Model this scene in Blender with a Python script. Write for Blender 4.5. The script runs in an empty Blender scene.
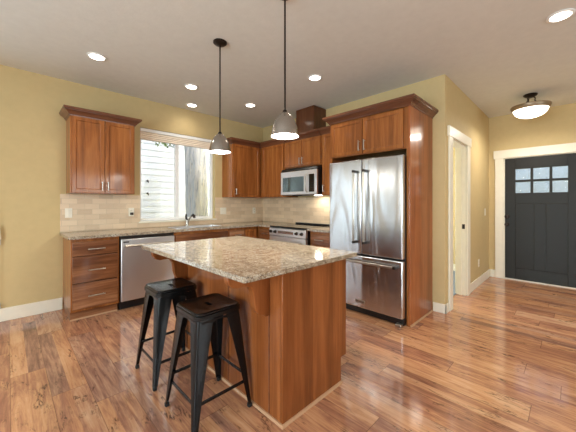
import bpy, bmesh, math, random
from mathutils import Vector, Matrix
R = math.radians
random.seed(7)
S = bpy.context.scene
COL = S.collection

# ------------------------------------------------------------------ camera, world, sun, daylight, exposure
cam_d = bpy.data.cameras.new('camera'); cam = bpy.data.objects.new('camera', cam_d); COL.objects.link(cam)
cam.location = (0, 0, 1.26); cam.rotation_euler = (R(90), 0, R(45.3 - 90))
cam_d.sensor_width = 36; cam_d.lens = 283.4 / 576 * 36; cam_d.shift_y = -12.6 / 576; cam_d.clip_start = .02
S.camera = cam
S.view_settings.view_transform = 'Standard'; S.view_settings.look = 'None'
S.view_settings.gamma = 1; S.view_settings.use_curve_mapping = False
S.view_settings.exposure = 0.65
S.cycles.use_denoising = True
S.cycles.max_bounces = 10; S.cycles.diffuse_bounces = 5; S.cycles.glossy_bounces = 5
S.cycles.transparent_max_bounces = 12; S.cycles.sample_clamp_indirect = 6
S.cycles.caustics_reflective = False; S.cycles.caustics_refractive = False

w = bpy.data.worlds.new('sky'); S.world = w; w.use_nodes = True
wn = w.node_tree.nodes; wl = w.node_tree.links
sky = wn.new('ShaderNodeTexSky'); sky.sky_type = 'NISHITA'; sky.sun_disc = False
sky.sun_elevation = R(48); sky.sun_rotation = R(160); sky.air_density = 1.2; sky.dust_density = 2.5
wl.new(sky.outputs[0], wn['Background'].inputs[0]); wn['Background'].inputs[1].default_value = 0.175

def light(name, kind, loc, rot, energy, color=(1, 1, 1), size=None, size_y=None, parent=None, **kw):
    d = bpy.data.lights.new(name, kind); d.energy = energy; d.color = color
    if kind == 'AREA':
        d.shape = 'RECTANGLE' if size_y else 'DISK'; d.size = size
        if size_y: d.size_y = size_y
    for k, v in kw.items(): setattr(d, k, v)
    o = bpy.data.objects.new(name, d); COL.objects.link(o); o.location = loc; o.rotation_euler = rot
    o.parent = parent
    return o

light('sun', 'SUN', (0, -10, 20), (R(42), 0, R(12)), .5, (.97, .98, 1), angle=R(1))
DAY = (.78, .92, 1.0)
light('daylight_patio_door', 'AREA', (-1.55, 4.55, 1.15), (R(-90), 0, 0), 20, DAY, 2.65, 2.2)
light('daylight_side_window', 'AREA', (-3.45, .3, 1.35), (R(90), 0, R(-90)), 185, DAY, 3.2, 1.9)
light('daylight_rear_window', 'AREA', (1.6, -4.75, 1.35), (R(90), 0, 0), 85, DAY, 3.4, 1.9)
light('daylight_study_window', 'AREA', (4.7, 4.55, 1.5), (R(-90), 0, 0), 190, DAY, 1.1, 1.2)

# ------------------------------------------------------------------ materials
MATS = {}
def lin(c): return tuple(((v / 255) / 12.92 if v / 255 <= .04045 else ((v / 255 + .055) / 1.055) ** 2.4) for v in c)
class NT:
    def __init__(s, name):
        s.m = bpy.data.materials.new(name); s.m.use_nodes = True; s.t = s.m.node_tree; s.n = s.t.nodes
        s.b = s.n['Principled BSDF']; MATS[name] = s.m
    def new(s, typ, **kw):
        n = s.n.new('ShaderNode' + typ)
        for k, v in kw.items(): setattr(n, k, v)
        return n
    def link(s, a, b): s.t.links.new(a, b)
    def put(s, sock, v):
        if hasattr(v, 'is_linked'): s.link(v, sock)
        else: sock.default_value = v
    def math(s, op, a, b=0.0, c=0.0):
        n = s.new('Math', operation=op)
        for i, v in enumerate((a, b, c)): s.put(n.inputs[i], v)
        return n.outputs[0]
    def coord(s, scale=(1, 1, 1), rot=(0, 0, 0), kind='Object'):
        tc = s.new('TexCoord'); mp = s.new('Mapping'); s.link(tc.outputs[kind], mp.inputs[0])
        mp.inputs['Scale'].default_value = scale; mp.inputs['Rotation'].default_value = rot
        return mp.outputs[0]
    def noise(s, vec, scale=5, detail=4, rough=.55, dist=0.0, out=0):
        n = s.new('TexNoise'); s.put(n.inputs['Vector'], vec)
        n.inputs['Scale'].default_value = scale; n.inputs['Detail'].default_value = detail
        n.inputs['Roughness'].default_value = rough; n.inputs['Distortion'].default_value = dist
        return n.outputs[out]
    def ramp(s, fac, stops, interp='LINEAR'):
        n = s.new('ValToRGB'); n.color_ramp.interpolation = interp; e = n.color_ramp.elements
        while len(e) < len(stops): e.new(.5)
        for i, (p, c) in enumerate(stops): e[i].position = p; e[i].color = (*c, 1) if len(c) == 3 else c
        s.put(n.inputs[0], fac); return n.outputs[0]
    def mix(s, fac, a, b, mode='MIX'):
        n = s.new('Mix', data_type='RGBA', blend_type=mode)
        s.put(n.inputs[0], fac)
        for sock, v in ((n.inputs[6], a), (n.inputs[7], b)):
            s.put(sock, (*v, 1) if isinstance(v, tuple) and len(v) == 3 else v)
        return n.outputs[2]
    def bump(s, h, strength=.1, dist=.01, normal=None):
        n = s.new('Bump'); n.inputs['Strength'].default_value = strength; n.inputs['Distance'].default_value = dist
        s.put(n.inputs['Height'], h)
        if normal is not None: s.link(normal, n.inputs['Normal'])
        s.link(n.outputs[0], s.b.inputs['Normal']); return n.outputs[0]
    def set(s, **kw):
        for k, v in kw.items():
            sock = s.b.inputs[k.replace('_', ' ')]
            s.put(sock, (*v, 1) if isinstance(v, tuple) and len(v) == 3 and sock.type == 'RGBA' else v)
        return s

def plain(name, rgb, rough=.5, metal=0.0, bump=None, **kw):
    t = NT(name); n = t.noise(t.coord(), 14, 3)
    c = lin(rgb); t.set(Base_Color=t.mix(n, tuple(v * .94 for v in c), tuple(min(1, v * 1.06) for v in c)), Roughness=rough, Metallic=metal, **kw)
    if bump: t.bump(t.noise(t.coord(), bump[0], 3), bump[1], bump[2])
    return t.m

plain('wall_paint', (199, 176, 127), .7, bump=(90, .12, .004))
plain('ceiling_paint', (220, 221, 216), .8, bump=(45, .18, .006))
plain('white_trim', (232, 225, 206), .38)
plain('white_vinyl', (240, 240, 238), .35)
plain('white_plastic', (232, 224, 205), .35)
plain('black_metal', (11, 12, 13), .27, 0.0, Specular_IOR_Level=.3)
plain('black_plastic', (16, 16, 18), .35)
plain('rubber', (14, 14, 14), .7)
plain('dark_bronze', (48, 38, 32), .4, .7)
plain('rim_bronze', (150, 132, 108), .4, .6)
plain('nickel', (190, 184, 174), .3, 1.0)
plain('chrome', (200, 198, 195), .12, 1.0)
plain('dark_metal', (62, 56, 52), .35, .9)
plain('mirror_glass', (92, 100, 98), .06, 1.0)
plain('black_glass', (10, 12, 13), .04, Specular_IOR_Level=.8)
plain('door_paint', (31, 28, 20), .42, bump=(60, .05, .003), Specular_IOR_Level=.25)
plain('shade_fabric', (236, 222, 202), .85, bump=(200, .1, .002))
plain('carpet', (120, 128, 138), .95, bump=(300, .4, .004))
plain('siding_paint', (236, 240, 243), .6)
plain('concrete', (150, 146, 138), .9, bump=(40, .2, .01))
plain('leaf', (142, 168, 116), .6)
plain('stem', (96, 80, 62), .8)
plain('dark_gap', (20, 15, 12), .8)
plain('pale_wood', (182, 140, 104), .4)

def wood(name, dark, mid, lite, axis='z', rough=.33, board=None, bumps=.03, spread=.2):
    t = NT(name)
    sc = {'z': (9, 9, .55), 'x': (.55, 9, 9), 'y': (9, .55, 9)}[axis]
    oi = t.new('ObjectInfo'); add = t.new('VectorMath', operation='ADD')
    v = t.coord(sc); t.link(v, add.inputs[0])
    cx = t.new('CombineXYZ'); r9 = t.math('MULTIPLY', oi.outputs['Random'], 37.0)
    for i in range(3): t.link(r9, cx.inputs[i])
    t.link(cx.outputs[0], add.inputs[1]); v = add.outputs[0]
    g = t.noise(v, 1.3, 7, .62, .6); fine = t.noise(v, 9, 4, .6)
    f = t.math('ADD', t.math('MULTIPLY', g, .75), t.math('MULTIPLY', fine, .25))
    if board:                                  # glued-up boards of slightly different tone
        sx = t.new('SeparateXYZ'); t.link(t.coord(), sx.inputs[0])
        ids = t.math('FLOOR', t.math('MULTIPLY', sx.outputs[board[0]], 1 / board[1]))
        wn_ = t.new('TexWhiteNoise', noise_dimensions='1D'); t.link(ids, wn_.inputs['W'])
        f = t.math('ADD', f, t.math('MULTIPLY', t.math('SUBTRACT', wn_.outputs['Value'], .5), .16))
    f = t.math('ADD', f, t.math('MULTIPLY', t.math('SUBTRACT', oi.outputs['Random'], .5), .07))
    t.set(Base_Color=t.ramp(f, [(.5 - spread, lin(dark)), (.5, lin(mid)), (.5 + spread, lin(lite))]), Roughness=rough, Coat_Weight=.5, Coat_Roughness=.13, Specular_IOR_Level=.12)
    t.bump(fine, bumps, .003)
    return t.m
wood('cabinet_wood', (112, 64, 30), (148, 88, 42), (174, 112, 60), 'z', spread=.16)
wood('cabinet_wood_across', (92, 54, 32), (126, 80, 50), (160, 112, 78), 'x', spread=.13)
wood('crown_wood', (84, 50, 34), (108, 67, 46), (130, 86, 60), 'x')
wood('island_wood', (94, 50, 24), (124, 69, 33), (152, 90, 48), 'z', board=(0, .105))
wood('dark_wood', (70, 38, 22), (92, 54, 32), (116, 72, 46), 'z', board=(1, .19))
wood('panel_wood', (120, 64, 32), (154, 88, 48), (180, 112, 66), 'z', board=(1, .14))

def steel(name, c=(204, 206, 209), rough=.25, wave=.5, axis=0):
    t = NT(name)
    sc = [(3.2, 3.2, .6), (.6, .6, 9)][axis]; fs = [(400, 400, 3), (3, 3, 400)][axis]
    t.set(Base_Color=lin(c), Metallic=1.0, Roughness=t.math('ADD', rough - .04, t.math('MULTIPLY', t.noise(t.coord(fs), 1, 2), .08)))
    if wave: t.bump(t.noise(t.coord(sc), 1.0, 2, .5, .8), wave, .03)
    return t.m
steel('stainless', wave=1.0)
steel('stainless_flat', (222, 222, 222), .4, .0)
steel('stainless_dull', (212, 212, 214), .38, .5)
steel('brushed_shade', (172, 167, 161), .22, .0)

def granite():
    t = NT('granite'); v = t.coord()
    big = t.noise(v, 22, 5, .62, .5); med = t.noise(v, 75, 4, .65); fin = t.noise(v, 190, 3, .6)
    c = t.ramp(big, [(.34, lin((128, 116, 100))), (.5, lin((168, 154, 134))), (.66, lin((196, 186, 168)))])
    c = t.mix(t.ramp(t.noise(v, 95, 5, .7, .3), [(.50, (0, 0, 0)), (.57, (1, 1, 1))]), c, lin((134, 112, 86)))
    c = t.mix(t.ramp(t.noise(v, 120, 5, .7, .3), [(.56, (0, 0, 0)), (.62, (1, 1, 1))]), c, lin((84, 78, 72)))
    c = t.mix(t.ramp(fin, [(.58, (0, 0, 0)), (.64, (1, 1, 1))]), c, lin((36, 32, 30)))
    c = t.mix(t.ramp(t.noise(v, 170, 3, .6), [(.62, (0, 0, 0)), (.68, (1, 1, 1))]), c, lin((226, 220, 208)))
    t.set(Base_Color=c, Roughness=.08, Specular_IOR_Level=.55)
    return t.m
granite()

def tile():
    t = NT('tile'); tc = t.new('TexCoord'); sx = t.new('SeparateXYZ'); t.link(tc.outputs['Object'], sx.inputs[0])
    cx = t.new('CombineXYZ'); t.link(sx.outputs[0], cx.inputs[0]); t.link(sx.outputs[2], cx.inputs[1])
    b = t.new('TexBrick'); t.link(cx.outputs[0], b.inputs['Vector'])
    b.inputs['Scale'].default_value = 1; b.inputs['Brick Width'].default_value = .152; b.inputs['Row Height'].default_value = .066
    b.inputs['Mortar Size'].default_value = .0028; b.inputs['Mortar Smooth'].default_value = .3
    b.inputs['Color1'].default_value = (*lin((224, 199, 166)), 1); b.inputs['Color2'].default_value = (*lin((190, 161, 128)), 1)
    b.inputs['Mortar'].default_value = (*lin((198, 178, 148)), 1); b.inputs['Bias'].default_value = -.25
    n = t.noise(t.coord((1, 1, 2.2)), 18, 5, .65)
    c = t.mix(t.math('MULTIPLY', n, .4), b.outputs['Color'], lin((236, 214, 184)))
    c = t.mix(t.ramp(t.noise(t.coord((1, 1, 2)), 30, 4, .7), [(.62, (0, 0, 0)), (.75, (.5, .5, .5))]), c, lin((168, 140, 106)))
    t.set(Base_Color=c, Roughness=.42)
    h = t.math('ADD', t.math('MULTIPLY', b.outputs['Fac'], -1.0), t.math('MULTIPLY', n, .25))
    t.bump(h, .5, .003)
tile()

def planks():
    t = NT('plank_floor'); tc = t.new('TexCoord'); sx = t.new('SeparateXYZ'); t.link(tc.outputs['Object'], sx.inputs[0])
    X, Y = sx.outputs[0], sx.outputs[1]
    def wnoise(a, b):
        cb = t.new('CombineXYZ'); t.put(cb.inputs[0], a); t.put(cb.inputs[1], b)
        n = t.new('TexWhiteNoise', noise_dimensions='2D'); t.link(cb.outputs[0], n.inputs['Vector']); return n
    PW, PL = .193, 1.21
    xs = t.math('DIVIDE', t.math('SUBTRACT', X, .013), PW); row = t.math('FLOOR', xs); fx = t.math('FRACT', xs)
    ys = t.math('ADD', t.math('DIVIDE', Y, PL), t.math('MULTIPLY', wnoise(row, 3.3).outputs[0], 5.0))
    cell = t.math('FLOOR', ys); fy = t.math('FRACT', ys)
    idn = wnoise(row, cell)
    # every plank prints two or three strips of different tone
    strip = t.math('FLOOR', t.math('MULTIPLY', fx, t.math('ADD', 1.0, t.math('FLOOR', t.math('MULTIPLY', idn.outputs[0], 2.6)))))
    sid = wnoise(t.math('ADD', t.math('MULTIPLY', row, 7.0), strip), t.math('ADD', cell, .5))
    off = t.new('CombineXYZ')
    t.put(off.inputs[0], t.math('MULTIPLY', sid.outputs[0], 31.0)); t.put(off.inputs[1], t.math('MULTIPLY', idn.outputs[0], 17.0))
    def vec(sx_, sy_):
        cb = t.new('CombineXYZ'); t.put(cb.inputs[0], t.math('MULTIPLY', X, sx_)); t.put(cb.inputs[1], t.math('MULTIPLY', Y, sy_))
        a = t.new('VectorMath', operation='ADD'); t.link(cb.outputs[0], a.inputs[0]); t.link(off.outputs[0], a.inputs[1]); return a.outputs[0]
    g = t.noise(vec(17, 1.5), 1.0, 7, .68, 1.6); fine = t.noise(vec(80, 5), 1.0, 4, .6)
    cloud = t.noise(vec(6, 2.0), 1.0, 5, .65, .9)
    f = t.math('ADD', t.math('MULTIPLY', g, .5), t.math('MULTIPLY', fine, .16))
    f = t.math('ADD', f, t.math('MULTIPLY', cloud, .34))
    f = t.math('ADD', f, t.math('MULTIPLY', t.math('SUBTRACT', sid.outputs[0], .5), .12))
    c = t.ramp(f, [(.30, lin((120, 80, 62))), (.44, lin((166, 114, 88))), (.53, lin((198, 144, 104))), (.66, lin((216, 170, 130)))])
    # some strips are greyer, some more golden
    hue = wnoise(t.math('ADD', t.math('MULTIPLY', row, 5.0), strip), t.math('ADD', cell, 7.7)).outputs[0]
    c = t.mix(t.ramp(hue, [(.55, (0, 0, 0)), (1, (.5, .5, .5))]), c, t.ramp(f, [(.36, lin((92, 72, 68))), (.5, lin((158, 126, 112))), (.64, lin((196, 166, 146)))]))
    # dark knots and cracks
    kn = t.noise(vec(6, 2.4), 1.0, 3, .5, 2.2)
    kmask = t.math('MULTIPLY', t.ramp(kn, [(.55, (0, 0, 0)), (.66, (1, 1, 1))]), t.ramp(t.noise(vec(40, 9), 1.0, 4, .7, 2.5), [(.46, (0, 0, 0)), (.6, (1, 1, 1))]))
    c = t.mix(t.math('MULTIPLY', kmask, .85), c, lin((62, 42, 36)))
    def edge(fr, wdt):
        d = t.math('MINIMUM', fr, t.math('SUBTRACT', 1.0, fr)); return t.math('LESS_THAN', d, wdt)
    seam = t.math('MAXIMUM', edge(fx, .008), edge(fy, .0016))
    c = t.mix(t.math('MULTIPLY', seam, .55), c, lin((66, 40, 28)))
    rgh = t.math('ADD', .05, t.math('MULTIPLY', cloud, .14))
    t.set(Base_Color=c, Roughness=rgh, Specular_IOR_Level=.75)
    h = t.math('ADD', t.math('MULTIPLY', seam, -.6), t.math('ADD', t.math('MULTIPLY', cloud, .9), t.math('MULTIPLY', g, .3)))
    t.bump(h, .1, .004)
planks()

def glass(name, tint=(1, 1, 1), gloss=.07, rough=.0, wobble=None):
    t = NT(name); t.n.remove(t.b); out = t.n['Material Output']
    tr = t.new('BsdfTransparent'); tr.inputs[0].default_value = (*tint, 1)
    gl = t.new('BsdfGlossy'); gl.inputs['Roughness'].default_value = rough
    fr = t.new('Fresnel'); fr.inputs[0].default_value = 1.45; mx = t.new('MixShader')
    ge = t.new('NewGeometry'); t.link(t.math('MULTIPLY', fr.outputs[0], t.math('SUBTRACT', 1.0, ge.outputs['Backfacing'])), mx.inputs[0]); t.link(tr.outputs[0], mx.inputs[1]); t.link(gl.outputs[0], mx.inputs[2])
    t.link(mx.outputs[0], out.inputs[0])
glass('clear_glass')
t = NT('patterned_glass'); v = t.coord()
t.set(Base_Color=(.93, .96, 1.0), Roughness=.12, Transmission_Weight=1.0, IOR=1.3)
t.bump(t.noise(t.coord((1, 1, 1)), 42, 3, .6, 2.5), .9, .012)

def glow(name, col, strength, base=(240, 235, 225)):
    t = NT(name); t.set(Base_Color=lin(base), Roughness=.4, Emission_Color=(*col, 1), Emission_Strength=strength); return t.m
WARM = (1, .9, .76)
glow('lens_glow', (1, .93, .82), 7); glow('bulb_glow', (1, .96, .92), 14); glow('bowl_glow', (1, .9, .74), 3.2)

def bark():
    t = NT('birch_bark'); v = t.coord((34, 34, 2.2))
    n = t.noise(v, 1.2, 6, .65, 1.5)
    t.set(Base_Color=t.ramp(n, [(.34, lin((152, 156, 160))), (.43, lin((212, 216, 222))), (.54, lin((240, 240, 238))), (.66, lin((230, 228, 216)))]), Roughness=.8)
    t.bump(n, .5, .02)
bark()
t = NT('lawn'); t.set(Base_Color=t.ramp(t.noise(t.coord(), 3, 6, .7), [(.35, lin((70, 92, 46))), (.65, lin((124, 140, 78)))]), Roughness=.9)
t.bump(t.noise(t.coord(), 60, 3), .6, .03)

# ------------------------------------------------------------------ mesh helpers
class MB:
    def __init__(s): s.bm = bmesh.new()
    def box(s, x0, x1, y0, y1, z0, z1):
        vs = [s.bm.verts.new((x, y, z)) for x in (x0, x1) for y in (y0, y1) for z in (z0, z1)]
        for f in ((0, 1, 3, 2), (4, 6, 7, 5), (0, 4, 5, 1), (2, 3, 7, 6), (0, 2, 6, 4), (1, 5, 7, 3)): s.bm.faces.new([vs[i] for i in f])
        return s
    def loft(s, rings, close=True, cap=True):
        rv = [[s.bm.verts.new(p) for p in r] for r in rings]; n = len(rv[0])
        for a, b in zip(rv, rv[1:]):
            for i in range(n if close else n - 1):
                j = (i + 1) % n; s.bm.faces.new((a[i], a[j], b[j], b[i]))
        if cap and close:
            s.bm.faces.new(list(reversed(rv[0]))); s.bm.faces.new(rv[-1])
        return s
    def lathe(s, prof, c=(0, 0, 0), n=32, axis='z', cap=True):
        rings = []
        for r, h in prof:
            ring = []
            for i in range(n):
                a = 2 * math.pi * i / n; p = (r * math.cos(a), r * math.sin(a), h)
                if axis == 'y': p = (p[0], h, p[1])
                elif axis == 'x': p = (h, p[0], p[1])
                ring.append((p[0] + c[0], p[1] + c[1], p[2] + c[2]))
            rings.append(ring)
        return s.loft(rings, cap=cap)
    def tube(s, pts, r, n=12, taper=None):
        pts = [Vector(p) for p in pts]; rings = []; up = None
        for i, p in enumerate(pts):
            d = ((pts[min(i + 1, len(pts) - 1)] - p).normalized() + (p - pts[max(i - 1, 0)]).normalized()).normalized()
            if up is None: up = Vector((0, 0, 1)) if abs(d.z) < .9 else Vector((1, 0, 0))
            a = d.cross(up).normalized(); b = a.cross(d).normalized(); up = b
            rr = r if taper is None else r * taper[i]
            rings.append([p + a * rr * math.cos(2 * math.pi * k / n) + b * rr * math.sin(2 * math.pi * k / n) for k in range(n)])
        return s.loft(rings)
    def prism(s, poly, axis, a, b):
        def P(u, v, h): return {'x': (h, u, v), 'y': (u, h, v), 'z': (u, v, h)}[axis]
        return s.loft([[P(u, v, a) for u, v in poly], [P(u, v, b) for u, v in poly]])
    def panel(s, x0, x1, yb, yf, z0, z1, rail=.058, depth=.009, slope=.004):
        """shaker front facing -y: framed border, recessed centre"""
        s.box(x0, x1, yf, yb, z0, z1); s.bm.faces.ensure_lookup_table()
        f = min(s.bm.faces[-6:], key=lambda q: q.calc_center_median().y)
        s.bm.normal_update()
        bmesh.ops.inset_region(s.bm, faces=[f], thickness=rail, depth=0)
        bmesh.ops.inset_region(s.bm, faces=[f], thickness=slope, depth=0)
        for vv in f.verts: vv.co.y += depth
        return s
    def sweep(s, path, prof, n_start=None, n_end=None):
        path = [Vector(p) for p in path]; rings = []
        ns = [Vector(((b - a).normalized().y, -(b - a).normalized().x)) for a, b in zip(path, path[1:])]
        for i, p in enumerate(path):
            n1 = ns[i - 1] if i else (Vector(n_start) if n_start else ns[0])
            n2 = ns[i] if i < len(ns) else (Vector(n_end) if n_end else ns[-1])
            m = (n1 + n2) / (1 + n1.dot(n2))
            rings.append([(p.x + m.x * o, p.y + m.y * o, z) for o, z in prof])
        return s.loft(rings)
    def obj(s, name, mat, parent=None, bevel=0, seg=2, smooth=40, loc=None):
        bmesh.ops.recalc_face_normals(s.bm, faces=s.bm.faces[:])
        me = bpy.data.meshes.new(name); s.bm.to_mesh(me); s.bm.free()
        me.materials.append(MATS[mat])
        if smooth: me.shade_smooth(); me.set_sharp_from_angle(angle=R(smooth))
        o = bpy.data.objects.new(name, me); COL.objects.link(o); o.parent = parent
        if loc: o.location = loc
        if bevel:
            m = o.modifiers.new('bevel', 'BEVEL'); m.width = bevel; m.segments = seg; m.limit_method = 'ANGLE'; m.angle_limit = R(35)
            m.harden_normals = False
        return o
def tag(o, label, cat=None, group=None, kind=None):
    o['label'] = label
    if cat: o['category'] = cat
    if group: o['group'] = group
    if kind: o['kind'] = kind
    return o
def thing(name, label, cat, loc=(0, 0, 0), rotz=0, group=None, kind=None):
    o = bpy.data.objects.new(name, None); COL.objects.link(o); o.empty_display_size = .1
    o.location = loc; o.rotation_euler = (0, 0, rotz)
    return tag(o, label, cat, group, kind)
def struct(name, mb, mat, label=None, **kw):
    o = mb.obj(name, mat, **kw); o['kind'] = 'structure'
    if label: o['label'] = label
    return o

# ------------------------------------------------------------------ the setting
XW, YN, XE, YH, YS, XR, H = -3.2, 4.30, 5.93, 1.04, -4.5, 3.56, 2.74
struct('floor', MB().box(XW - .12, XE + .12, YS - .12, YN + .12, -.1, 0), 'plank_floor')
struct('ceiling', MB().box(XW - .12, XE + .12, YS - .12, YN + .12, H, H + .15), 'ceiling_paint')
WX0, WX1, WZ0, WZ1 = 1.325, 2.508, 1.0, 2.335
PX0, PX1, PZ1 = -2.9, -.2, 2.3
b = MB()
for x0, x1, z0, z1 in ((XW, PX0, 0, H), (PX0, PX1, PZ1, H), (PX1, WX0, 0, H), (WX0, WX1, 0, WZ0), (WX0, WX1, WZ1, H), (WX1, 4.2, 0, H),
                       (4.2, 5.2, 0, .9), (4.2, 5.2, 2.1, H), (5.2, XE, 0, H)): b.box(x0, x1, YN, YN + .12, z0, z1)
struct('wall_back', b, 'wall_paint')
struct('wall_right', MB().box(XR, XR + .12, YH, YN, 0, H), 'wall_paint')
HX0, HX1, HZ = 3.78, 4.46, 2.045
b = MB()
for x0, x1, z0 in ((XR + .12, HX0, 0), (HX0, HX1, HZ), (HX1, XE, 0)): b.box(x0, x1, YH, YH + .115, z0, H)
struct('wall_hall', b, 'wall_paint')
EY0, EY1, EZ = -.075, .84, 2.015
b = MB()
for y0, y1, z0 in ((YS, EY0, 0), (EY0, EY1, EZ), (EY1, YN + .12, 0)): b.box(XE, XE + .14, y0, y1, z0, H)
struct('wall_entry', b, 'wall_paint')
b = MB()
for y0, y1, z0, z1 in ((YS, -1.3, 0, H), (-1.3, 1.9, 0, .4), (-1.3, 1.9, 2.3, H), (1.9, YN, 0, H)): b.box(XW - .12, XW, y0, y1, z0, z1)
struct('wall_left', b, 'wall_paint')
b = MB()
for x0, x1, z0, z1 in ((XW, -.1, 0, H), (-.1, 3.3, 0, .4), (-.1, 3.3, 2.3, H), (3.3, XE, 0, H)): b.box(x0, x1, YS - .12, YS, z0, z1)
struct('wall_rear', b, 'wall_paint')
struct('floor_study', MB().box(3.69, 5.92, 1.158, 4.29, 0.0005, .006), 'carpet')

def base(name, x0, x1, y0, y1, h=.14): struct(name, MB().box(x0, x1, y0, y1, 0, h), 'white_trim', bevel=.004)
base('baseboard_back', -.09, .466, YN - .016, YN - .001)
b = MB().box(XR - .016, XR - .001, YH - .016, 1.168, 0, .105); b.box(XR - .016, 3.655, YH - .016, YH - .001, 0, .105)
struct('baseboard_right', b, 'white_trim', bevel=.004)
base('baseboard_hall', 4.60, XE - .001, YH - .016, YH - .001, .125)
base('baseboard_entry', XE - .016, XE - .001, .955, YH - .018, .125)
base('baseboard_study', XE - .016, XE - .001, 1.17, 4.28, .13)
# hall door opening: jamb liner, casing and head
b = MB()
for y0, y1 in ((YH - .022, YH - .001), (YH + .116, YH + .135)):
    b.box(3.665, HX0 + .004, y0, y1, 0, HZ); b.box(HX1 - .004, 4.585, y0, y1, 0, HZ)
    b.box(3.632, 4.62, y0 - .006 if y0 < 1.1 else y0, y1, HZ, HZ + .12)
struct('trim_1', b, 'white_trim', 'white casing around the hallway doorway', bevel=.003)
b = MB().box(HX0, HX0 + .018, YH, YH + .115, 0, HZ).box(HX1 - .018, HX1, YH, YH + .115, 0, HZ).box(HX0, HX1, YH, YH + .115, HZ - .018, HZ)
b.box(HX1 - .03, HX1 - .018, YH + .05, YH + .085, 0, HZ - .018)
j = struct('trim_2', b, 'white_trim', 'white jamb lining the hallway doorway')
MB().box(HX1 - .021, HX1 - .0178, YH + .012, YH + .045, .91, .975).obj('strike_plate', 'dark_bronze', j)['label'] = 'dark strike plate'
# front door casing
b = MB().box(XE - .02, XE - .001, EY1 - .005, .952, 0, EZ).box(XE - .02, XE - .001, EY0 - .11, EY0 + .005, 0, EZ)
b.box(XE - .03, XE - .001, EY0 - .13, .972, EZ, EZ + .135)
struct('trim_3', b, 'white_trim', 'cream white casing around the dark front door', bevel=.003)
b = MB().box(XE + .001, XE + .13, EY1 - .018, EY1, 0, EZ).box(XE + .001, XE + .13, EY0, EY0 + .018, 0, EZ).box(XE + .001, XE + .13, EY0, EY1, EZ - .012, EZ).box(XE - .005, XE + .13, EY0, EY1, 0, .014)
struct('trim_4', b, 'white_trim', 'jamb and threshold of the front door')

# front door (faces -x); built along y
door = thing('door_1', 'dark front door with six patterned panes above two tall panels', 'door', (XE + .012, 0, 0), kind='structure')
fx0, fx1 = 0, .045
y0d, y1d, zt = EY0 + .02, EY1 - .02, EZ - .014
ly = [.684, .495, .462, .271, .238, .067]     # pane edges from left
b = MB()
b.box(fx0, fx1, ly[0], y1d, .016, zt); b.box(fx0, fx1, y0d, ly[5], .016, zt)
b.box(fx0, fx1, ly[5], ly[0], 1.825, zt); b.box(fx0, fx1, ly[5], ly[0], 1.258, 1.43); b.box(fx0, fx1, ly[5], ly[0], .016, .2)
b.box(fx0, fx1, .31, .45, .2, 1.258)
for a_, c_ in ((.45, ly[0]), (ly[5], .31)):
    q4 = lambda i_, x_: [(x_, a_ + i_, .2 + i_), (x_, c_ - i_, .2 + i_), (x_, c_ - i_, 1.258 - i_), (x_, a_ + i_, 1.258 - i_)]
    b.loft([q4(0, fx0 + .001), q4(.003, fx0 + .018), q4(.013, fx0 + .018), q4(.034, fx0 + .007), q4(.034, fx0 + .03)])
for q in (1, 3): b.box(fx0 + .004, fx1, ly[q + 1], ly[q], 1.43, 1.825)
for q in (0, 2, 4): b.box(fx0 + .004, fx1, ly[q + 1], ly[q], 1.611, 1.645)
b.obj('slab', 'door_paint', door, bevel=.003)
for q in (0, 2, 4):
    for z0, z1 in ((1.431, 1.610), (1.646, 1.824)):
        MB().box(.02, .026, ly[q + 1] + .001, ly[q] - .001, z0, z1).obj('pane', 'patterned_glass', door)['label'] = 'patterned glass pane'
MB().lathe([(.0, .0), (.03, 0), (.03, -.008), (.012, -.014), (.012, -.04), (.026, -.046), (.03, -.06), (.02, -.072), (0, -.074)], (0, .79, .91), 20, 'x').obj('knob', 'dark_bronze', door)
MB().lathe([(.0, .0), (.036, 0), (.036, -.014), (.024, -.022), (0, -.022)], (0, .79, 1.04), 20, 'x').box(-.036, -.02, .784, .796, 1.02, 1.06).obj('deadbolt', 'dark_bronze', door)

# windows
def framed(name, label, along, x0, x1, z0, z1, pos, dep, splits, fw=.045):
    root = thing(name, label, 'window', kind='structure')
    def bx(b, a0, a1, d0, d1, c0, c1):
        return b.box(a0, a1, d0, d1, c0, c1) if along == 'x' else b.box(d0, d1, a0, a1, c0, c1)
    b = MB()
    for r in ((x0, x0 + fw, z0, z1), (x1 - fw, x1, z0, z1), (x0 + fw, x1 - fw, z0, z0 + fw), (x0 + fw, x1 - fw, z1 - fw, z1)): bx(b, r[0], r[1], pos, pos + dep, r[2], r[3])
    b.obj('frame', 'white_vinyl', root, bevel=.003)
    xs = [x0 + fw] + splits + [x1 - fw]
    for m in splits: bx(MB(), m - .028, m + .028, pos + .002, pos + dep - .004, z0 + fw, z1 - fw).obj('mullion', 'white_vinyl', root, bevel=.003)
    for a_, c_ in zip(xs, xs[1:]):
        p0 = a_ + (.028 if a_ in splits else 0); p1 = c_ - (.028 if c_ in splits else 0)
        bx(MB(), p0, p1, pos + dep * .5, pos + dep * .5 + .004, z0 + fw, z1 - fw).obj('pane', 'clear_glass', root)
    return root
win = framed('window_1', 'white sliding kitchen window above the sink', 'x', WX0 + .002, WX1 - .002, WZ0 + .006, WZ1 - .002, YN + .075, .043, [1.885], .038)
MB().box(WX0 - .02, WX1 + .022, YN - .028, YN + .074, WZ0 - .018, WZ0 + .004).obj('sill', 'white_trim', win, bevel=.003)
framed('window_2', 'sliding patio door out of frame on the window wall', 'x', PX0 + .002, PX1 - .002, .02, PZ1 - .002, YN + .04, .06, [-1.55], .07)
framed('window_3', 'wide window of the living area', 'y', -1.298, 1.898, .402, 2.298, XW - .09, .06, [-.23, .83], .05)
framed('window_4', 'wide window behind the viewer', 'x', -.098, 3.298, .402, 2.298, YS - .09, .06, [1.05, 2.15], .05)
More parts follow.
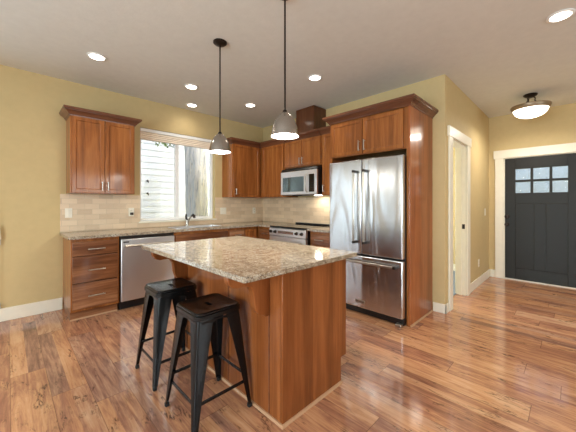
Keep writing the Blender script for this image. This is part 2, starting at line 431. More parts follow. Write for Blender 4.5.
framed('window_5', 'study window', 'x', 4.202, 5.198, .902, 2.098, YN + .04, .06, [4.7], .045)
b = MB().box(PX1 - .004, PX1 + .09, YN - .02, YN - .001, 0, PZ1).box(PX0 - .09, PX0 + .004, YN - .02, YN - .001, 0, PZ1).box(PX0 - .11, PX1 + .105, YN - .024, YN - .001, PZ1, PZ1 + .1)
struct('trim_5', b, 'white_trim', 'white casing of the patio door', bevel=.003)

# ------------------------------------------------------------------ outside
struct('ground', MB().box(-14, 20, -14, 20, -.5, -.3), 'lawn')
nb = thing('neighbor_house', 'house wall of white lap siding seen through the kitchen window', 'house', (0, 7.2, -.3))
b = MB(); pit = .15
for k in range(38):
    z = k * pit
    b.prism([(-.022, z), (-.004, z + pit), (.05, z + pit), (.05, z)], 'x', -6, 8.5)
b.obj('siding', 'siding_paint', nb, smooth=0)
MB().box(8.5, 8.62, -.03, .06, 0, 5.7).obj('corner_board', 'white_trim', nb)
MB().box(-6.3, 8.9, -.5, .1, 5.72, 5.9).obj('eave', 'white_trim', nb)
for z, l in ((1.80, 'small dark fitting on the white siding, the higher of the two'), (1.50, 'small dark fitting on the white siding, the lower of the two')):
    k = thing('wall_fitting', l, 'fitting', (2.38, 7.178, z), group='fittings on the siding')
    MB().lathe([(0, 0), (.024, 0), (.024, -.01), (.01, -.016), (.01, -.05), (0, -.05)], (0, 0, 0), 14, 'y').obj('flange', 'dark_metal', k)
    MB().tube([(0, -.045, 0), (.0, -.06, -.02), (.0, -.06, -.05)], .009, 8).obj('spout', 'dark_metal', k)

def leaves(n, c, rad, size):
    b = MB()
    for _ in range(n):
        while True:
            p = Vector([random.uniform(-1, 1) for _ in range(3)])
            if p.length <= 1: break
        p = Vector((p.x * rad[0] + c[0], p.y * rad[1] + c[1], p.z * rad[2] + c[2]))
        M = Matrix.Rotation(random.uniform(0, 6.3), 3, 'Z') @ Matrix.Rotation(random.uniform(-1.2, 1.2), 3, 'X')
        s_ = size * random.uniform(.7, 1.3)
        vs = [b.bm.verts.new(p + M @ Vector(q) * s_) for q in ((0, -.5, 0), (.28, 0, .06), (0, .6, 0), (-.28, 0, .06))]
        b.bm.faces.new(vs)
    return b
tr = thing('birch_tree', 'pale barked tree trunk in front of the white siding', 'tree', (2.83, 5.6, -.3))
rings = []
for i in range(50):
    z = i * .11; ring = []
    for k in range(40):
        a_ = 2 * math.pi * k / 40
        r = .2 * (1.12 - .05 * z) * (1 + .07 * math.sin(5 * a_ + 1.5 * math.sin(z * 2.2)) + .05 * math.sin(11 * a_ - z * 3.1 + 1.3 * math.sin(z * 4)) + random.uniform(-.025, .025))
        ring.append((r * math.cos(a_) + .03 * math.sin(z * 1.7), r * math.sin(a_), z))
    rings.append(ring)
MB().loft(rings).obj('trunk', 'birch_bark', tr, smooth=60)
MB().tube([(-.1, 0, 2.75), (-.35, -.03, 2.85), (-.62, -.05, 2.83), (-.9, -.05, 2.72)], .025, 8, [1, .7, .5, .25]).obj('branch', 'stem', tr)
leaves(130, (-.66, -.05, 2.76), (.3, .2, .12), .07).obj('foliage', 'leaf', tr, smooth=0)
for x, y, h, l in ((9.2, 1.6, 1.3, 'leafy green shrub in the front yard left of the door panes'), (9.6, -1.0, 1.6, 'leafy green shrub in the front yard right of the door panes')):
    k = thing('shrub', l, 'shrub', (x, y, -.3), group='front yard shrubs')
    leaves(900, (0, 0, h * .55), (.9, .9, h * .5), .11).obj('foliage', 'leaf', k, smooth=0)
    b = MB()
    for q in range(5):
        a_ = q * 1.26; b.tube([(0, 0, 0), (.15 * math.cos(a_), .15 * math.sin(a_), h * .4), (.4 * math.cos(a_), .4 * math.sin(a_), h * .8)], .02, 6)
    b.obj('stem', 'stem', k)

# ------------------------------------------------------------------ cabinets
def pull(parent, x, yf, z, length, vertical, mat='nickel'):
    """bar pull on a front that faces -y at yf"""
    yb = yf - .03; h = length / 2; b = MB()
    if vertical:
        b.tube([(x, yb, z - h), (x, yb, z + h)], .0055, 10)
        for s_ in (-1, 1): b.tube([(x, yf + .001, z + s_ * h * .8), (x, yb, z + s_ * h * .8)], .0045, 8)
    else:
        b.tube([(x - h, yb, z), (x + h, yb, z)], .0055, 10)
        for s_ in (-1, 1): b.tube([(x + s_ * h * .8, yf + .001, z), (x + s_ * h * .8, yb, z)], .0045, 8)
    return b.obj('handle', mat, parent)
def door_front(root, x0, x1, z0, z1, d, handle=None, hz=None, hl=.1, mat='cabinet_wood', rail=.058):
    p = MB().panel(x0, x1, -d + .0, -d - .02, z0, z1, rail).obj('door', mat, root, bevel=.0025)
    if handle is not None: pull(p, handle, -d - .02, hz, hl, True)
    return p
def drawer_front(root, x0, x1, z0, z1, d, hl=.17, hz=None, mat='cabinet_wood_across'):
    b = MB().box(x0, x1, -d - .02, -d, z0, z1)
    p = b.obj('drawer', mat, root, bevel=.006, seg=3)
    if hl: pull(p, (x0 + x1) / 2, -d - .02, hz if hz else (z0 + z1) / 2, hl, False)
    return p
CP = [(-.012, 0), (.006, 0), (.008, .012), (.016, .016), (.024, .03), (.042, .046), (.055, .054), (.057, .062), (.066, .066), (.066, .088), (-.012, .088)]
def crown(root, path, z, **kw):
    return MB().sweep(path, [(o, z + h) for o, h in CP], **kw).obj('crown', 'crown_wood', root, smooth=30)
RW = R(-90)
UD = .31; ZB, ZT = 1.377, 2.262
# left of the window
k = thing('wall_cabinet', 'brown two-door wall cabinet left of the kitchen window', 'cabinet', (.5, YN, 0))
MB().box(0, .665, -UD, -.002, ZB, ZT).obj('body', 'cabinet_wood', k, bevel=.002)
door_front(k, .012, .328, ZB + .008, ZT - .012, UD, .302, ZB + .09); door_front(k, .336, .653, ZB + .008, ZT - .012, UD, .362, ZB + .09)
crown(k, [(0, -.005), (0, -UD - .012), (.665, -UD - .012), (.665, -.005)], ZT - .012)
# right of the window
k = thing('wall_cabinet', 'brown single-door wall cabinet between the window and the corner', 'cabinet', (2.645, YN, 0))
wB = 3.246 - 2.645
MB().box(0, wB - .003, -UD, -.002, ZB - .012, ZT).obj('body', 'cabinet_wood', k, bevel=.002)
door_front(k, .02, wB - .035, ZB - .004, ZT - .012, UD, .055, ZB + .08)
crown(k, [(0, -.005), (0, -UD - .012), (3.238 - 2.645, -UD - .012)], ZT - .012, n_end=(-1, 0))
# corner, on the range wall
k = thing('wall_cabinet', 'brown single-door wall cabinet in the corner left of the microwave', 'cabinet', (XR, YN - .002, 0), RW)
MB().box(0, .95, -UD, -.002, ZB - .012, ZT).obj('body', 'cabinet_wood', k, bevel=.002)
door_front(k, .375, .918, ZB - .004, ZT - .012, UD)
crown(k, [(.322, -UD - .012), (.951, -UD - .012)], ZT - .012, n_start=(1, 0))
# above the microwave
k = thing('wall_cabinet', 'short brown two-door wall cabinet above the microwave', 'cabinet', (XR, 3.343, 0), RW)
MB().box(0, .757, -UD, -.002, 1.825, ZT).obj('body', 'cabinet_wood', k, bevel=.002)
door_front(k, .012, .374, 1.84, ZT - .012, UD, .35, 1.915, .11, rail=.05); door_front(k, .382, .745, 1.84, ZT - .012, UD, .406, 1.915, .11, rail=.05)
crown(k, [(.001, -UD - .012), (.757, -UD - .012)], ZT - .012)
# narrow one
k = thing('wall_cabinet', 'narrow brown wall cabinet between the microwave and the refrigerator surround', 'cabinet', (XR, 2.58, 0), RW)
MB().box(0, .385, -UD, -.002, ZB, ZT).obj('body', 'cabinet_wood', k, bevel=.002)
door_front(k, .02, .365, ZB + .008, ZT - .012, UD, .05, ZB + .1)
crown(k, [(.001, -UD - .012), (.385, -UD - .012)], ZT - .012)
# duct chase on top
k = tag(MB().box(3.265, XR - .002, 2.745, 3.118, ZT + .002, H - .003).obj('vent_chase', 'dark_wood', None, bevel=.003), 'brown wooden vent box on top of the cabinets, reaching the ceiling', 'vent box')
# refrigerator surround
FY = 2.19; FW = 1.015; FD = .63
k = thing('refrigerator_cabinet', 'tall brown wooden surround with two-door cabinet over the refrigerator', 'cabinet', (XR, FY, 0), RW)
MB().box(.0, FW - .022, -FD, -.002, 1.828, ZT).obj('body', 'cabinet_wood', k, bevel=.002)
for x0, x1, nm in ((FW - .02, FW, 'side_panel'), (0, .02, 'side_panel')):
    MB().box(x0, x1, -FD - .018, -.002, .001, ZT if x0 > .5 else 1.826).obj(nm, 'panel_wood', k, bevel=.002)
for x0, x1 in ((FW - .037, FW - .021), (.021, .038)): MB().box(x0, x1, -FD - .018, -FD + .02, .001 if x0 > .5 else 1.2, 1.826).obj('stile', 'cabinet_wood', k, bevel=.0015)
door_front(k, .026, .462, 1.838, ZT - .018, FD, .432, 1.93, .12); door_front(k, .472, FW - .075, 1.838, ZT - .018, FD, .502, 1.93, .12)
crown(k, [(0, -.41), (0, -FD - .02), (FW, -FD - .02), (FW, -.003)], ZT - .005)
MB().prism([(FW, .001), (FW + .014, .001), (FW + .013, .008), (FW + .008, .013), (FW, .014)], 'y', -FD - .018, -.02).obj('base_trim', 'pale_wood', k)

# base cabinets on the window wall
BD = .58
def base_body(k, x0, x1, z0=.105, z1=.882, d=BD):
    MB().box(x0, x1, -d, -.002, z0, z1).obj('body', 'cabinet_wood', k, bevel=.002)
    MB().box(x0 + .003, x1 - .003, -d + .07, -.01, .001, z0 - .001).obj('toe_kick', 'cabinet_wood_across', k)
k = thing('base_cabinet', 'brown three-drawer base cabinet at the left end of the counter', 'cabinet', (.47, YN, 0))
base_body(k, 0, .452)
MB().box(.016, .434, -BD - .0015, -BD + .002, .14, .84).obj('painted_gap_shade', 'dark_wood', k)['label'] = 'dark sheet painting the shade in the gaps between the drawers'  # dark sheet stands in for the shade in the drawer gaps
for z0, z1, hz in ((.699, .845, .766), (.413, .688, .541), (.13, .402, .262)): drawer_front(k, .014, .436, z0, z1, BD, .16, hz)
MB().prism([(-BD + .07, .001), (-BD + .056, .001), (-BD + .057, .008), (-BD + .062, .013), (-BD + .07, .014)], 'x', .003, .45).obj('base_trim', 'pale_wood', k)
k = thing('dishwasher', 'stainless steel dishwasher beside the three-drawer cabinet', 'dishwasher', (.927, YN, 0))
MB().box(.004, .63, -BD, -.01, .1, .875).obj('body', 'dark_metal', k)
MB().box(.006, .628, -BD - .035, -BD - .001, .115, .84).obj('door', 'stainless_dull', k, bevel=.008, seg=3)
MB().box(.006, .628, -BD + .06, -BD + .07, .005, .1).obj('toe_kick', 'black_plastic', k)
b = MB().tube([(.04, -BD - .08, .765), (.594, -BD - .08, .765)], .012, 12)
for x in (.055, .579): b.box(x - .012, x + .012, -BD - .082, -BD - .034, .754, .776)
b.obj('handle', 'nickel', k, bevel=.003)
MB().box(.03, .09, -BD - .0365, -BD - .034, .80, .815).obj('badge', 'dark_metal', k)
k = thing('base_cabinet', 'brown sink base cabinet right of the dishwasher', 'cabinet', (1.566, YN, 0))
b = MB().box(0, .83, -BD, -.002, .105, .70).box(0, .83, -BD, -.525, .70, .882).box(0, .83, -.165, -.002, .70, .882).box(0, .045, -.525, -.165, .70, .882).box(.80, .83, -.525, -.165, .70, .882)
b.obj('body', 'cabinet_wood', k)
MB().box(.003, .827, -BD + .07, -.01, .001, .104).obj('toe_kick', 'cabinet_wood_across', k)
drawer_front(k, .014, .816, .70, .842, BD, 0)
for x0, x1, hx in ((.014, .41, .38), (.42, .816, .45)): door_front(k, x0, x1, .137, .686, BD, hx, .6, .13)
k = thing('base_cabinet', 'narrow brown base cabinet between sink base and corner', 'cabinet', (2.402, YN, 0))
base_body(k, 0, .545)
drawer_front(k, .014, .285, .70, .842, BD, .11); door_front(k, .014, .285, .137, .686, BD, .05, .6, .13); door_front(k, .3, .53, .137, .842, BD)
k = thing('base_cabinet', 'brown corner base cabinet left of the range', 'cabinet', (XR, YN - .002, 0), RW)
base_body(k, 0, .944)
drawer_front(k, .625, .93, .70, .842, BD, .11); door_front(k, .625, .93, .137, .686, BD, .9, .6, .13)
k = thing('base_cabinet', 'small brown drawer base cabinet between range and refrigerator', 'cabinet', (XR, 2.57, 0), RW)
base_body(k, 0, .365)
drawer_front(k, .02, .35, .70, .84, BD, .15); door_front(k, .02, .35, .137, .686, BD, .06, .6, .13)

# countertops
SX0, SX1, SY0, SY1 = 1.64, 2.34, 3.80, 4.10
CT, CB = .914, .884
b = MB()
def slab(outline_boxes, name, label):
    b = MB()
    for x0, x1, y0, y1 in outline_boxes: b.box(x0, x1, y0, y1, CB, CT)
    bmesh.ops.remove_doubles(b.bm, verts=b.bm.verts[:], dist=1e-5)
    return tag(b.obj(name, 'granite', smooth=0), label, 'countertop')
FYc, FXc = 3.655, 2.915
slab([(.44, SX0, FYc, YN - .002), (SX0, SX1, FYc, SY0), (SX0, SX1, SY1, YN - .002), (SX1, FXc, FYc, YN - .002), (FXc, XR - .002, FYc, YN - .002), (FXc, XR - .002, 3.347, FYc)],
     'countertop', 'speckled granite countertop running under the window into the corner')
slab([(FXc, XR - .002, 2.198, 2.574)], 'countertop', 'short speckled granite countertop between range and refrigerator')
# sink and faucet
k = thing('sink', 'steel sink set in the granite under the window', 'sink', ((SX0 + SX1) / 2, (SY0 + SY1) / 2, CT))
hx, hy = (SX1 - SX0) / 2 - .004, (SY1 - SY0) / 2 - .004
def rr(x, y, r, z, n=5):
    return [(sx * (x - r) + r * math.cos(a0 + t_ * math.pi / 2 / n), sy * (y - r) + r * math.sin(a0 + t_ * math.pi / 2 / n), z)
            for sx, sy, a0 in ((1, 1, 0), (-1, 1, math.pi / 2), (-1, -1, math.pi), (1, -1, 1.5 * math.pi)) for t_ in range(n + 1)]
MB().loft([rr(hx, hy, .04, -.02), rr(hx + .018, hy + .018, .05, .0012), rr(hx + .018, hy + .018, .05, .004), rr(hx - .004, hy - .004, .04, .004), rr(hx - .012, hy - .012, .04, -.17), rr(hx - .05, hy - .05, .04, -.18)][1:], cap=False).obj('basin', 'stainless_flat', k)
MB().box(-hx + .04, hx - .04, -hy + .04, hy - .04, -.183, -.179).obj('basin_floor', 'stainless_flat', k)
MB().lathe([(0, 0), (.04, 0), (.042, .003), (.03, .004), (0, .002)], (0, 0, -.179), 20).obj('drain', 'chrome', k)
k = thing('faucet', 'single-lever metal kitchen faucet behind the sink', 'faucet', (1.95, 4.16, CT))
MB().lathe([(0, 0.0005), (.03, .0005), (.03, .008), (.022, .012), (.021, .05), (.02, .09), (.0, .095)], n=20).obj('body', 'nickel', k)
s_ = MB().tube([(0, 0, .05), (.003, -.05, .10), (.006, -.11, .145), (.008, -.15, .165)], .013, 12).obj('spout', 'nickel', k)
MB().tube([(.008, -.14, .16), (.0095, -.175, .172), (.010, -.20, .16), (.010, -.215, .135)], .019, 14, [.8, 1.1, 1.1, .9]).obj('spray_head', 'dark_metal', s_)['label'] = 'dark pull-out spray head'
MB().tube([(0, 0, .09), (-.012, .004, .115), (-.016, .006, .15), (-.01, .006, .185)], .011, 12, [1.4, 1.5, 1.3, .8]).obj('lever', 'dark_metal', k)['label'] = 'dark lever'

# backsplash
b = MB()
for x0, x1, z0, z1 in ((.443, WX0 - .001, .916, 1.372), (WX0 - .001, WX1 + .001, .916, WZ0 - .02), (WX1 + .001, XR - .012, .916, 1.362)): b.box(x0, x1, -.01, -.002, z0, z1)
b.bm.verts.ensure_lookup_table()
tag(b.obj('tile_backsplash', 'tile', smooth=0, loc=(0, YN, 0)), 'beige stone tile backsplash around the kitchen window', 'backsplash')
o = tag(MB().box(0, YN - .004 - 2.2, -.010, -.002, .916, 1.362).obj('tile_backsplash', 'tile', smooth=0, loc=(XR, YN - .004, 0)), 'beige stone tile backsplash behind the range', 'backsplash')
o.rotation_euler.z = RW

# wall plates
def plate(name, label, cat, loc, rot, w=.07, h=.115, kind='switch', group='wall plates'):
    k = thing(name, label, cat, loc, rot, group)
    MB().box(-w / 2, w / 2, -.006, 0, -h / 2, h / 2).obj('cover', 'white_plastic', k, bevel=.002)
    n = max(1, round(w / .06)) if kind == 'switch' else 1
    for i in range(n):
        x = (i - (n - 1) / 2) * .046
        if kind == 'switch': MB().box(x - .016, x + .016, -.010, -.0055, -.033, .033).obj('rocker', 'white_plastic', k, bevel=.002)
        else:
            for z in (-.02, .02): 
                s = MB().lathe([(0, -.0055), (.016, -.0055), (.016, -.008), (0, -.008)], (0, 0, z), 16, 'y').obj('socket', 'white_plastic', k)
                MB().box(-.007, -.004, -.0086, -.0078, z - .006, z + .006).box(.004, .007, -.0086, -.0078, z - .006, z + .006).obj('slot', 'dark_gap', s)
    return k
TB = YN - .0105
plate('light_switch', 'cream light switch on the tiles at the left end of the counter', 'switch', (.523, TB, 1.144), 0)
k = plate('outlet', 'outlet with a dark plug on the tiles beside the window', 'outlet', (1.21, TB, 1.141), 0, kind='outlet')
MB().box(-.018, .018, -.04, -.008, -.04, -.005).obj('plug', 'dark_metal', k, bevel=.004)['label'] = 'dark plug'
plate('light_switch', 'wide cream double switch on the tiles right of the window', 'switch', (2.66, TB, 1.13), 0, .118)
plate('outlet', 'outlet on the tiles near the corner', 'outlet', (3.335, TB, 1.125), 0, kind='outlet')
plate('light_switch', 'cream light switch on the hallway wall left of the front door', 'switch', (5.6, YH - .001, 1.118), 0)
plate('outlet', 'cream outlet low on the hallway wall', 'outlet', (5.16, YH - .001, .341), 0, kind='outlet')

# window shade
k = thing('window_shade', 'raised tan window shade at the top of the kitchen window', 'shade', (0, YN, 0))
MB().box(WX0 + .006, WX1 - .006, .004, .06, 2.285, 2.331).obj('headrail', 'white_vinyl', k, bevel=.004)
b = MB(); n = 7; z0, z1 = 2.195, 2.284
pts = []
for i in range(n + 1): pts.append((.008 if i % 2 else .016, z0 + (z1 - z0) * i / n))
b.prism(pts + [(.05, z1), (.05, z0)], 'x', WX0 + .008, WX1 - .008)
b.obj('pleats', 'shade_fabric', k, smooth=0)
MB().box(WX0 + .008, WX1 - .008, .008, .052, 2.172, 2.194).obj('bottom_rail', 'shade_fabric', k, bevel=.003)
# cord hardware beside the patio door
k = thing('shade_cord', 'white shade cord with metal cleats hanging at the left edge of the wall', 'cord', (-.066, YN, 0))
MB().tube([(0, -.03, 1.3), (0, -.03, .19)], .0025, 6).obj('cord', 'white_plastic', k)
MB().lathe([(0, 1.03), (.006, 1.03), (.012, .98), (.02, .89), (.02, .88), (0, .88)], (0, -.03, 0), 14).obj('tassel', 'white_plastic', k)
for z in (.845, .17):
    MB().box(-.012, .012, -.006, -.001, z - .03, z + .03).tube([(0, -.004, z + .012), (0, -.04, z + .012)], .01, 10).tube([(0, -.004, z - .014), (0, -.036, z - .014)], .008, 10).obj('cleat', 'nickel', k)

# ------------------------------------------------------------------ appliances
k = thing('refrigerator', 'stainless steel french-door refrigerator in the tall wooden surround', 'refrigerator', (XR, 2.13, 0), RW)
W = .92; f0, f1 = -.675, -.74
MB().box(.006, W - .006, -.67, -.02, .03, 1.735).obj('body', 'dark_metal', k, bevel=.004)
mid = .452
for x0, x1, hxx in ((.002, mid - .003, mid - .075), (mid + .003, W - .002, mid + .052)):
    d = MB().box(x0, x1, f1, f0, .69, 1.755).obj('door', 'stainless', k, bevel=.014, seg=4)
    b = MB().box(hxx - .012, hxx + .012, f1 - .062, f1 - .042, .83, 1.615)
    h = b.obj('handle', 'nickel', d, bevel=.006, seg=3)
    for z in (1.62, .825): MB().box(hxx - .013, hxx + .013, f1 - .064, f1 + .002, z - .015, z + .015).obj('bracket', 'dark_metal', h, bevel=.004)
d = MB().box(.002, W - .002, f1, f0, .085, .672).obj('freezer_drawer', 'stainless', k, bevel=.014, seg=4)
h = MB().box(.07, W - .07, f1 - .062, f1 - .042, .595, .62).obj('handle', 'nickel', d, bevel=.006, seg=3)
for x in (.07, W - .07): MB().box(x - .015, x + .015, f1 - .064, f1 + .002, .593, .622).obj('bracket', 'dark_metal', h, bevel=.004)
g = MB().box(.375, .49, f1 - .004, f1 + .001, .14, .175).obj('badge', 'nickel', d, bevel=.002)
b = MB()
for i in range(9): b.box(.384 + i * .0112, .392 + i * .0112, f1 - .0052, f1 - .0035, .152, .163 + .002 * (i % 3))
b.obj('lettering', 'dark_metal', g)
MB().box(.01, W - .01, f0 - .02, f0 + .03, .012, .078).obj('grille', 'black_plastic', k, bevel=.003)
for x in (.04, W - .06): MB().box(x - .02, x + .04, f1 - .005, f0, .0005, .03).obj('foot', 'nickel', k, bevel=.004)

k = thing('microwave', 'stainless over-the-range microwave with black window', 'microwave', (XR, 3.338, 0), RW)
MB().box(.002, .748, -.385, -.002, 1.388, 1.80).obj('body', 'black_plastic', k, bevel=.003)
d = MB().box(.002, .748, -.425, -.386, 1.392, 1.755).obj('door', 'stainless_flat', k, bevel=.008, seg=3)
MB().box(.05, .50, -.427, -.4245, 1.44, 1.665).obj('window', 'mirror_glass', d, bevel=.001)
MB().tube([(.57, -.426, 1.43), (.57, -.455, 1.45), (.57, -.468, 1.50), (.57, -.472, 1.56), (.57, -.468, 1.62), (.57, -.455, 1.67), (.57, -.426, 1.69)], .011, 12).obj('handle', 'nickel', d)
c = MB().box(.605, .705, -.427, -.4245, 1.43, 1.69).obj('control_panel', 'black_glass', k, bevel=.001)
b = MB()
for i in range(3):
    for j2 in range(5): b.box(.618 + i * .028, .636 + i * .028, -.4282, -.4268, 1.45 + j2 * .034, 1.468 + j2 * .034)
b.obj('button', 'dark_metal', c)['kind'] = 'stuff'
MB().prism([(-.418, 1.758), (-.40, 1.798), (-.386, 1.798), (-.386, 1.758)], 'x', .004, .746).obj('vent', 'black_plastic', k, bevel=.002)
MB().box(.2, .42, -.36, -.2, 1.376, 1.3875).obj('filter', 'black_plastic', k)
MB().box(.52, .62, -.2, -.12, 1.379, 1.3875).obj('lamp_lens', 'lens_glow', k)
light('cooktop_lamp', 'AREA', (.57, -.16, 1.375), (0, 0, 0), 1.2, WARM, .1, .08, parent=k)

k = thing('range', 'stainless slide-in range with knobs under the microwave', 'range', (XR, 3.339, 0), RW)
MB().box(.003, .752, -.62, -.012, .03, .9).obj('body', 'black_plastic', k, bevel=.002)
MB().box(.001, .754, -.655, -.06, .9005, .917).obj('cooktop', 'black_glass', k, bevel=.004)
for cx_, cy_, r in ((.19, -.2, .08), (.56, -.2, .09), (.19, -.45, .1), (.56, -.45, .08)):
    MB().lathe([(r - .002, .9172), (r, .9172), (r, .9176), (r - .002, .9176), (r - .002, .9172)], (cx_, cy_, 0), 36, cap=False).obj('burner_ring', 'dark_metal', k)
c = MB().prism([(-.66, .775), (-.668, .775), (-.66, .88), (-.63, .898), (-.62, .898), (-.62, .775)], 'x', .003, .752).obj('control_panel', 'stainless_flat', k, bevel=.003)
for x in (.04, .14, .585, .685):
    MB().lathe([(0, -.66), (.024, -.66), (.024, -.668), (.019, -.672), (.017, -.695), (0, -.697)], (x, 0, .832), 18, 'y').obj('knob', 'dark_metal', c)
MB().box(.2, .52, -.667, -.66, .81, .85).obj('display', 'stainless', c)
d = MB().box(.004, .751, -.665, -.621, .2, .765).obj('oven_door', 'stainless_flat', k, bevel=.006)
MB().box(.11, .645, -.667, -.6645, .3, .6).obj('oven_window', 'black_glass', d)
b = MB().tube([(.07, -.715, .70), (.685, -.715, .70)], .013, 12)
for x in (.09, .665): b.box(x - .012, x + .012, -.715, -.664, .69, .71)
b.obj('handle', 'nickel', d, bevel=.003)
MB().box(.004, .751, -.66, -.621, .035, .19).obj('storage_drawer', 'stainless_flat', k, bevel=.006)
MB().box(.002, .753, -.085, -.014, .917, .938).obj('vent_trim', 'black_plastic', k, bevel=.006)

# ------------------------------------------------------------------ island
IX0, IX1, IY0, IY1 = 1.10, 1.73, 1.155, 2.46
k = thing('kitchen_island', 'brown wooden kitchen island with carved corbels', 'island', (0, 0, 0))
k.location = (0, 0, 0)
b = MB().box(IX0, 1.665, IY0 + .02, IY1 - .02, .001, .17).box(IX0, IX1 - .021, IY0 + .02, IY1 - .02, .17, .882)
b.obj('body', 'island_wood', k)
for y0, y1 in ((IY0, IY0 + .019), (IY1 - .019, IY1)):
    MB().prism([(IX0, .001), (1.668, .001), (1.668, .178), (IX1, .178), (IX1, .882), (IX0, .882)], 'y', y0, y1).obj('end_panel', 'island_wood', k, bevel=.0015)
for y in (IY0 + .114, 1.704, IY1 - .114): MB().box(IX0 - .004, IX0 - .0005, y - .004, y + .004, .02, .882).obj('batten', 'crown_wood', k)
n = 3; st = (IY1 - IY0 - .05) / n
for i in range(n):
    a0 = IY0 + .025 + i * st
    d = MB().panel(0, st - .008, 0, -.02, 0, .5, .055).obj('door', 'cabinet_wood', k, bevel=.0025); d.location = (IX1 - .0205, a0 + .004, .19); d.rotation_euler.z = R(90)
    q = MB().box(0, st - .008, -.02, 0, 0, .15).obj('drawer', 'cabinet_wood_across', k, bevel=.006); q.location = (IX1 - .0205, a0 + .004, .71); q.rotation_euler.z = R(90)
    pull(q, st / 2, -.02, .075, .15, False); pull(d, .05, -.02, .42, .13, True)
cp = [(IX0 - .002, .882), (.815, .882), (.812, .865), (.818, .838), (.838, .815), (.868, .804), (.90, .806), (.93, .806), (.958, .792), (.975, .766), (.982, .73), (.986, .69), (.996, .655), (1.016, .63), (1.04, .618), (1.06, .612), (1.066, .60), (IX0 - .002, .60)]
for y in (1.262, 2.335): MB().prism(cp, 'y', y, y + .045).obj('corbel', 'island_wood', k, bevel=.003)
q = [(0, .001), (-.014, .001), (-.013, .009), (-.008, .015), (0, .016)]
MB().sweep([(IX0, IY1), (IX0, IY0), (1.668, IY0)], [(-o, z) for o, z in q]).obj('base_trim', 'pale_wood', k)
def rrect(x0, x1, y0, y1, r, z, n=4):
    cx_, cy_ = (x0 + x1) / 2, (y0 + y1) / 2
    return [(p[0] + cx_, p[1] + cy_, z) for p in rr((x1 - x0) / 2, (y1 - y0) / 2, r, 0, n)]
TX0, TX1, TY0, TY1 = .783, 1.678, 1.08, 2.52
TX1 = 1.765
b = MB().loft([rrect(TX0 + .003, TX1 - .003, TY0 + .003, TY1 - .003, .012, .8845), rrect(TX0, TX1, TY0, TY1, .014, .8875), rrect(TX0, TX1, TY0, TY1, .014, .911), rrect(TX0 + .003, TX1 - .003, TY0 + .003, TY1 - .003, .012, .914)])
tag(b.obj('island_countertop', 'granite', smooth=30), 'large speckled granite slab on the kitchen island', 'countertop')

# ------------------------------------------------------------------ stools
def stool(x, y, label):
    k = thing('bar_stool', label, 'stool', (x, y, 0), 0, 'black metal bar stools')
    zs = .645; hs = .152
    # seat with stepped rim, dished centre and oval hand hole
    N = 9
    outer = [rr(hs, hs, .045, z, N) for z in (zs - .052, zs - .014)]
    rings = [rr(hs - .004, hs - .004, .042, zs - .040, N), rr(hs, hs, .045, zs - .038, N), rr(hs, hs, .045, zs - .016, N), rr(hs - .006, hs - .006, .042, zs - .012, N),
             rr(hs - .006, hs - .006, .042, zs - .004, N), rr(hs - .012, hs - .012, .038, zs, N), rr(hs - .028, hs - .028, .03, zs - .002, N), rr(hs - .04, hs - .04, .025, zs - .006, N)]
    cnt = len(rings[0]); hole = []
    for i in range(cnt):
        p = rings[-1][i]; a_ = math.atan2(p[1], p[0]); hole.append((.017 * math.cos(a_), .042 * math.sin(a_), zs - .007))
    mid_ = [tuple(.45 * u + .55 * v for u, v in zip(p, q_)) for p, q_ in zip(hole, rings[-1])]
    rings += [mid_, hole, [(p[0], p[1], zs - .02) for p in hole]]
    MB().loft(rings, cap=False).obj('seat', 'black_metal', k, smooth=35)
    legs = []
    for sx in (-1, 1):
        for sy in (-1, 1):
            rings = []
            for t_ in (0, .08, .3, .6, .85, 1):
                z = (zs - .045) * (1 - t_) + .022 * t_
                c = .140 * (1 - t_) + .193 * t_; wd = .070 * (1 - t_) ** 1.15 + .026; th = .0035
                if t_ == 0: c -= .002
                pr = [(0, -wd), (0, -.012), (-.0035, -.0035), (-.012, 0), (-wd, 0), (-wd, -th), (-.013, -th), (-.007, -.007), (-th, -.013), (-th, -wd)]
                rings.append([(sx * (c + u), sy * (c + v), z) for u, v in pr])
            g = MB().loft(rings).obj('leg', 'black_metal', k, smooth=50)
            MB().box(-.0125, .0125, -.0125, .0125, .0005, .026).obj('foot_cap', 'rubber', g, bevel=.005, loc=(sx * .1815, sy * .1815, 0))
    def at(z):
        t_ = (zs - .045 - z) / (zs - .067); return .140 * (1 - t_) + .193 * t_ - .012
    for z, a, c in ((.165, 'x', -1), (.165, 'y', -1), (.20, 'x', 1), (.20, 'y', 1)):
        e = at(z); l = e - .004
        if a == 'x': MB().box(-l, l, c * e - .003, c * e + .003, z - .010, z + .010).obj('rung', 'black_metal', k, bevel=.002)
        else: MB().box(c * e - .003, c * e + .003, -l, l, z - .010, z + .010).obj('rung', 'black_metal', k, bevel=.002)
    # gusset plates under the seat
    for sx, sy, a in ((0, -1, 'x'), (0, 1, 'x'), (-1, 0, 'y'), (1, 0, 'y')):
        pr = [(-.12, .595)] + [(-.105 + .21 * i / 10, .545 + .042 * math.sin(math.pi * i / 10)) for i in range(11)] + [(.12, .595)]
        e = .139
        MB().prism(pr, 'y' if a == 'x' else 'x', (sy or sx) * e - .0015, (sy or sx) * e + .0015).obj('apron', 'black_metal', k)
    return k
stool(.886, 1.60, 'black metal bar stool at the near corner of the island')
stool(.886, 2.168, 'black metal bar stool farther back, beside the dishwasher side of the island')

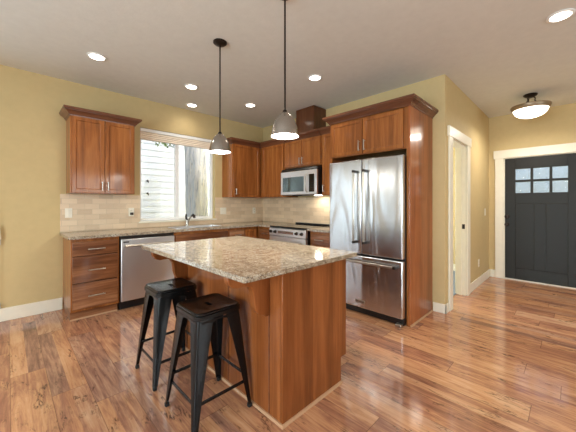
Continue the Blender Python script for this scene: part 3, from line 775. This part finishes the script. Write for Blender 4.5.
# ------------------------------------------------------------------ lamps
def pendant(x, y, label):
    k = thing('pendant_lamp', label, 'lamp', (x, y, H), 0, 'pendant lamps over the island')
    MB().lathe([(0, -.001), (.062, -.001), (.062, -.012), (.05, -.022), (.012, -.03), (0, -.03)], n=28).obj('canopy', 'dark_bronze', k)
    zt_, zb = -.845, -1.01
    MB().tube([(0, 0, -.028), (0, 0, zt_ + .01)], .0065, 10).obj('stem', 'dark_bronze', k)
    MB().lathe([(0, zt_ + .022), (.012, zt_ + .02), (.02, zt_ + .005), (.026, zt_ - .002), (0, zt_ - .004)], n=20).obj('cap', 'dark_bronze', k)
    prof = [(.024, 0), (.034, -.010), (.050, -.026), (.064, -.046), (.076, -.07), (.086, -.098), (.094, -.13), (.100, -.165)]
    s = MB().lathe([(r, zt_ + z) for r, z in prof] + [(r - .003, zt_ + z) for r, z in reversed(prof)], n=40, cap=False).obj('shade', 'brushed_shade', k, smooth=60)
    MB().lathe([(0, zb - .012), (.05, zb - .008), (.085, zb + .001), (.0955, zb + .008), (.094, zb + .02), (0, zb + .024)], n=32).obj('diffuser', 'bulb_glow', k)['label'] = 'glowing diffuser'
    light('pendant_light', 'AREA', (0, 0, zb - .016), (0, 0, 0), 6, (1, .9, .76), .18, parent=k)
pendant(1.385, 2.286, 'bell-shaped metal pendant lamp farther from the viewer, nearer the window')
pendant(1.385, 1.43, 'bell-shaped metal pendant lamp over the near end of the island')

def can(x, y, label, e=9):
    k = thing('recessed_light', label, 'light', (x, y, H), 0, 'recessed ceiling lights')
    MB().lathe([(.062, -.001), (.085, -.001), (.085, -.006), (.078, -.010), (.066, -.010), (.062, -.004), (.062, -.001)], n=32, cap=False).obj('trim_ring', 'white_vinyl', k)
    MB().lathe([(0, -.003), (.063, -.003), (.063, -.006), (0, -.006)], n=32).obj('lens', 'lens_glow', k)
    light('recessed_lamp', 'SPOT', (0, 0, -.03), (0, 0, 0), e, WARM, parent=k, spot_size=R(150), spot_blend=.8, shadow_soft_size=.06)
can(.64, 3.383, 'round recessed ceiling light above the left wall cabinet')
can(1.655, 3.41, 'recessed ceiling light before the window, the higher of two above the sink')
can(1.972, 4.045, 'round recessed ceiling light close to the wall above the window', 4)
can(2.597, 3.427, 'round recessed ceiling light near the kitchen corner')
can(2.569, 2.145, 'round recessed ceiling light in front of the refrigerator')
can(3.096, .077, 'round recessed ceiling light at the upper right, toward the entry', 20)

k = thing('ceiling_lamp', 'bronze ceiling lamp with glowing glass bowl before the front door', 'lamp', (5.05, .42, H))
MB().lathe([(0, -.001), (.075, -.001), (.078, -.012), (.06, -.03), (.03, -.045), (0, -.045)], n=28).obj('canopy', 'dark_bronze', k)
for q in range(3):
    a_ = q * 2.094 + .5; c, s = math.cos(a_), math.sin(a_)
    MB().tube([(.03 * c, .03 * s, -.035), (.05 * c, .05 * s, -.06), (.045 * c, .045 * s, -.09), (.075 * c, .075 * s, -.12), (.12 * c, .12 * s, -.15), (.195 * c, .195 * s, -.165)], .007, 8).obj('arm', 'dark_bronze', k)
MB().lathe([(.196, -.155), (.214, -.155), (.216, -.165), (.208, -.19), (.196, -.212), (.19, -.212), (.19, -.17), (.196, -.155)], n=48, cap=False).obj('rim', 'rim_bronze', k, smooth=30)
bp = [(.189, -.205), (.183, -.225), (.165, -.26), (.13, -.288), (.085, -.306), (.03, -.315), (.002, -.316)]
MB().lathe(bp + [(max(r - .004, .001), z + .004) for r, z in reversed(bp)], n=48, cap=False).obj('bowl', 'bowl_glow', k, smooth=60)
MB().lathe([(0, -.168), (.188, -.168), (.188, -.174), (0, -.174)], n=48).obj('pan', 'white_vinyl', k)  # added plate, keeps the bowl's glow off the ceiling
light('bowl_light', 'AREA', (0, 0, -.335), (0, 0, 0), 10, (1, .93, .82), .34, parent=k)
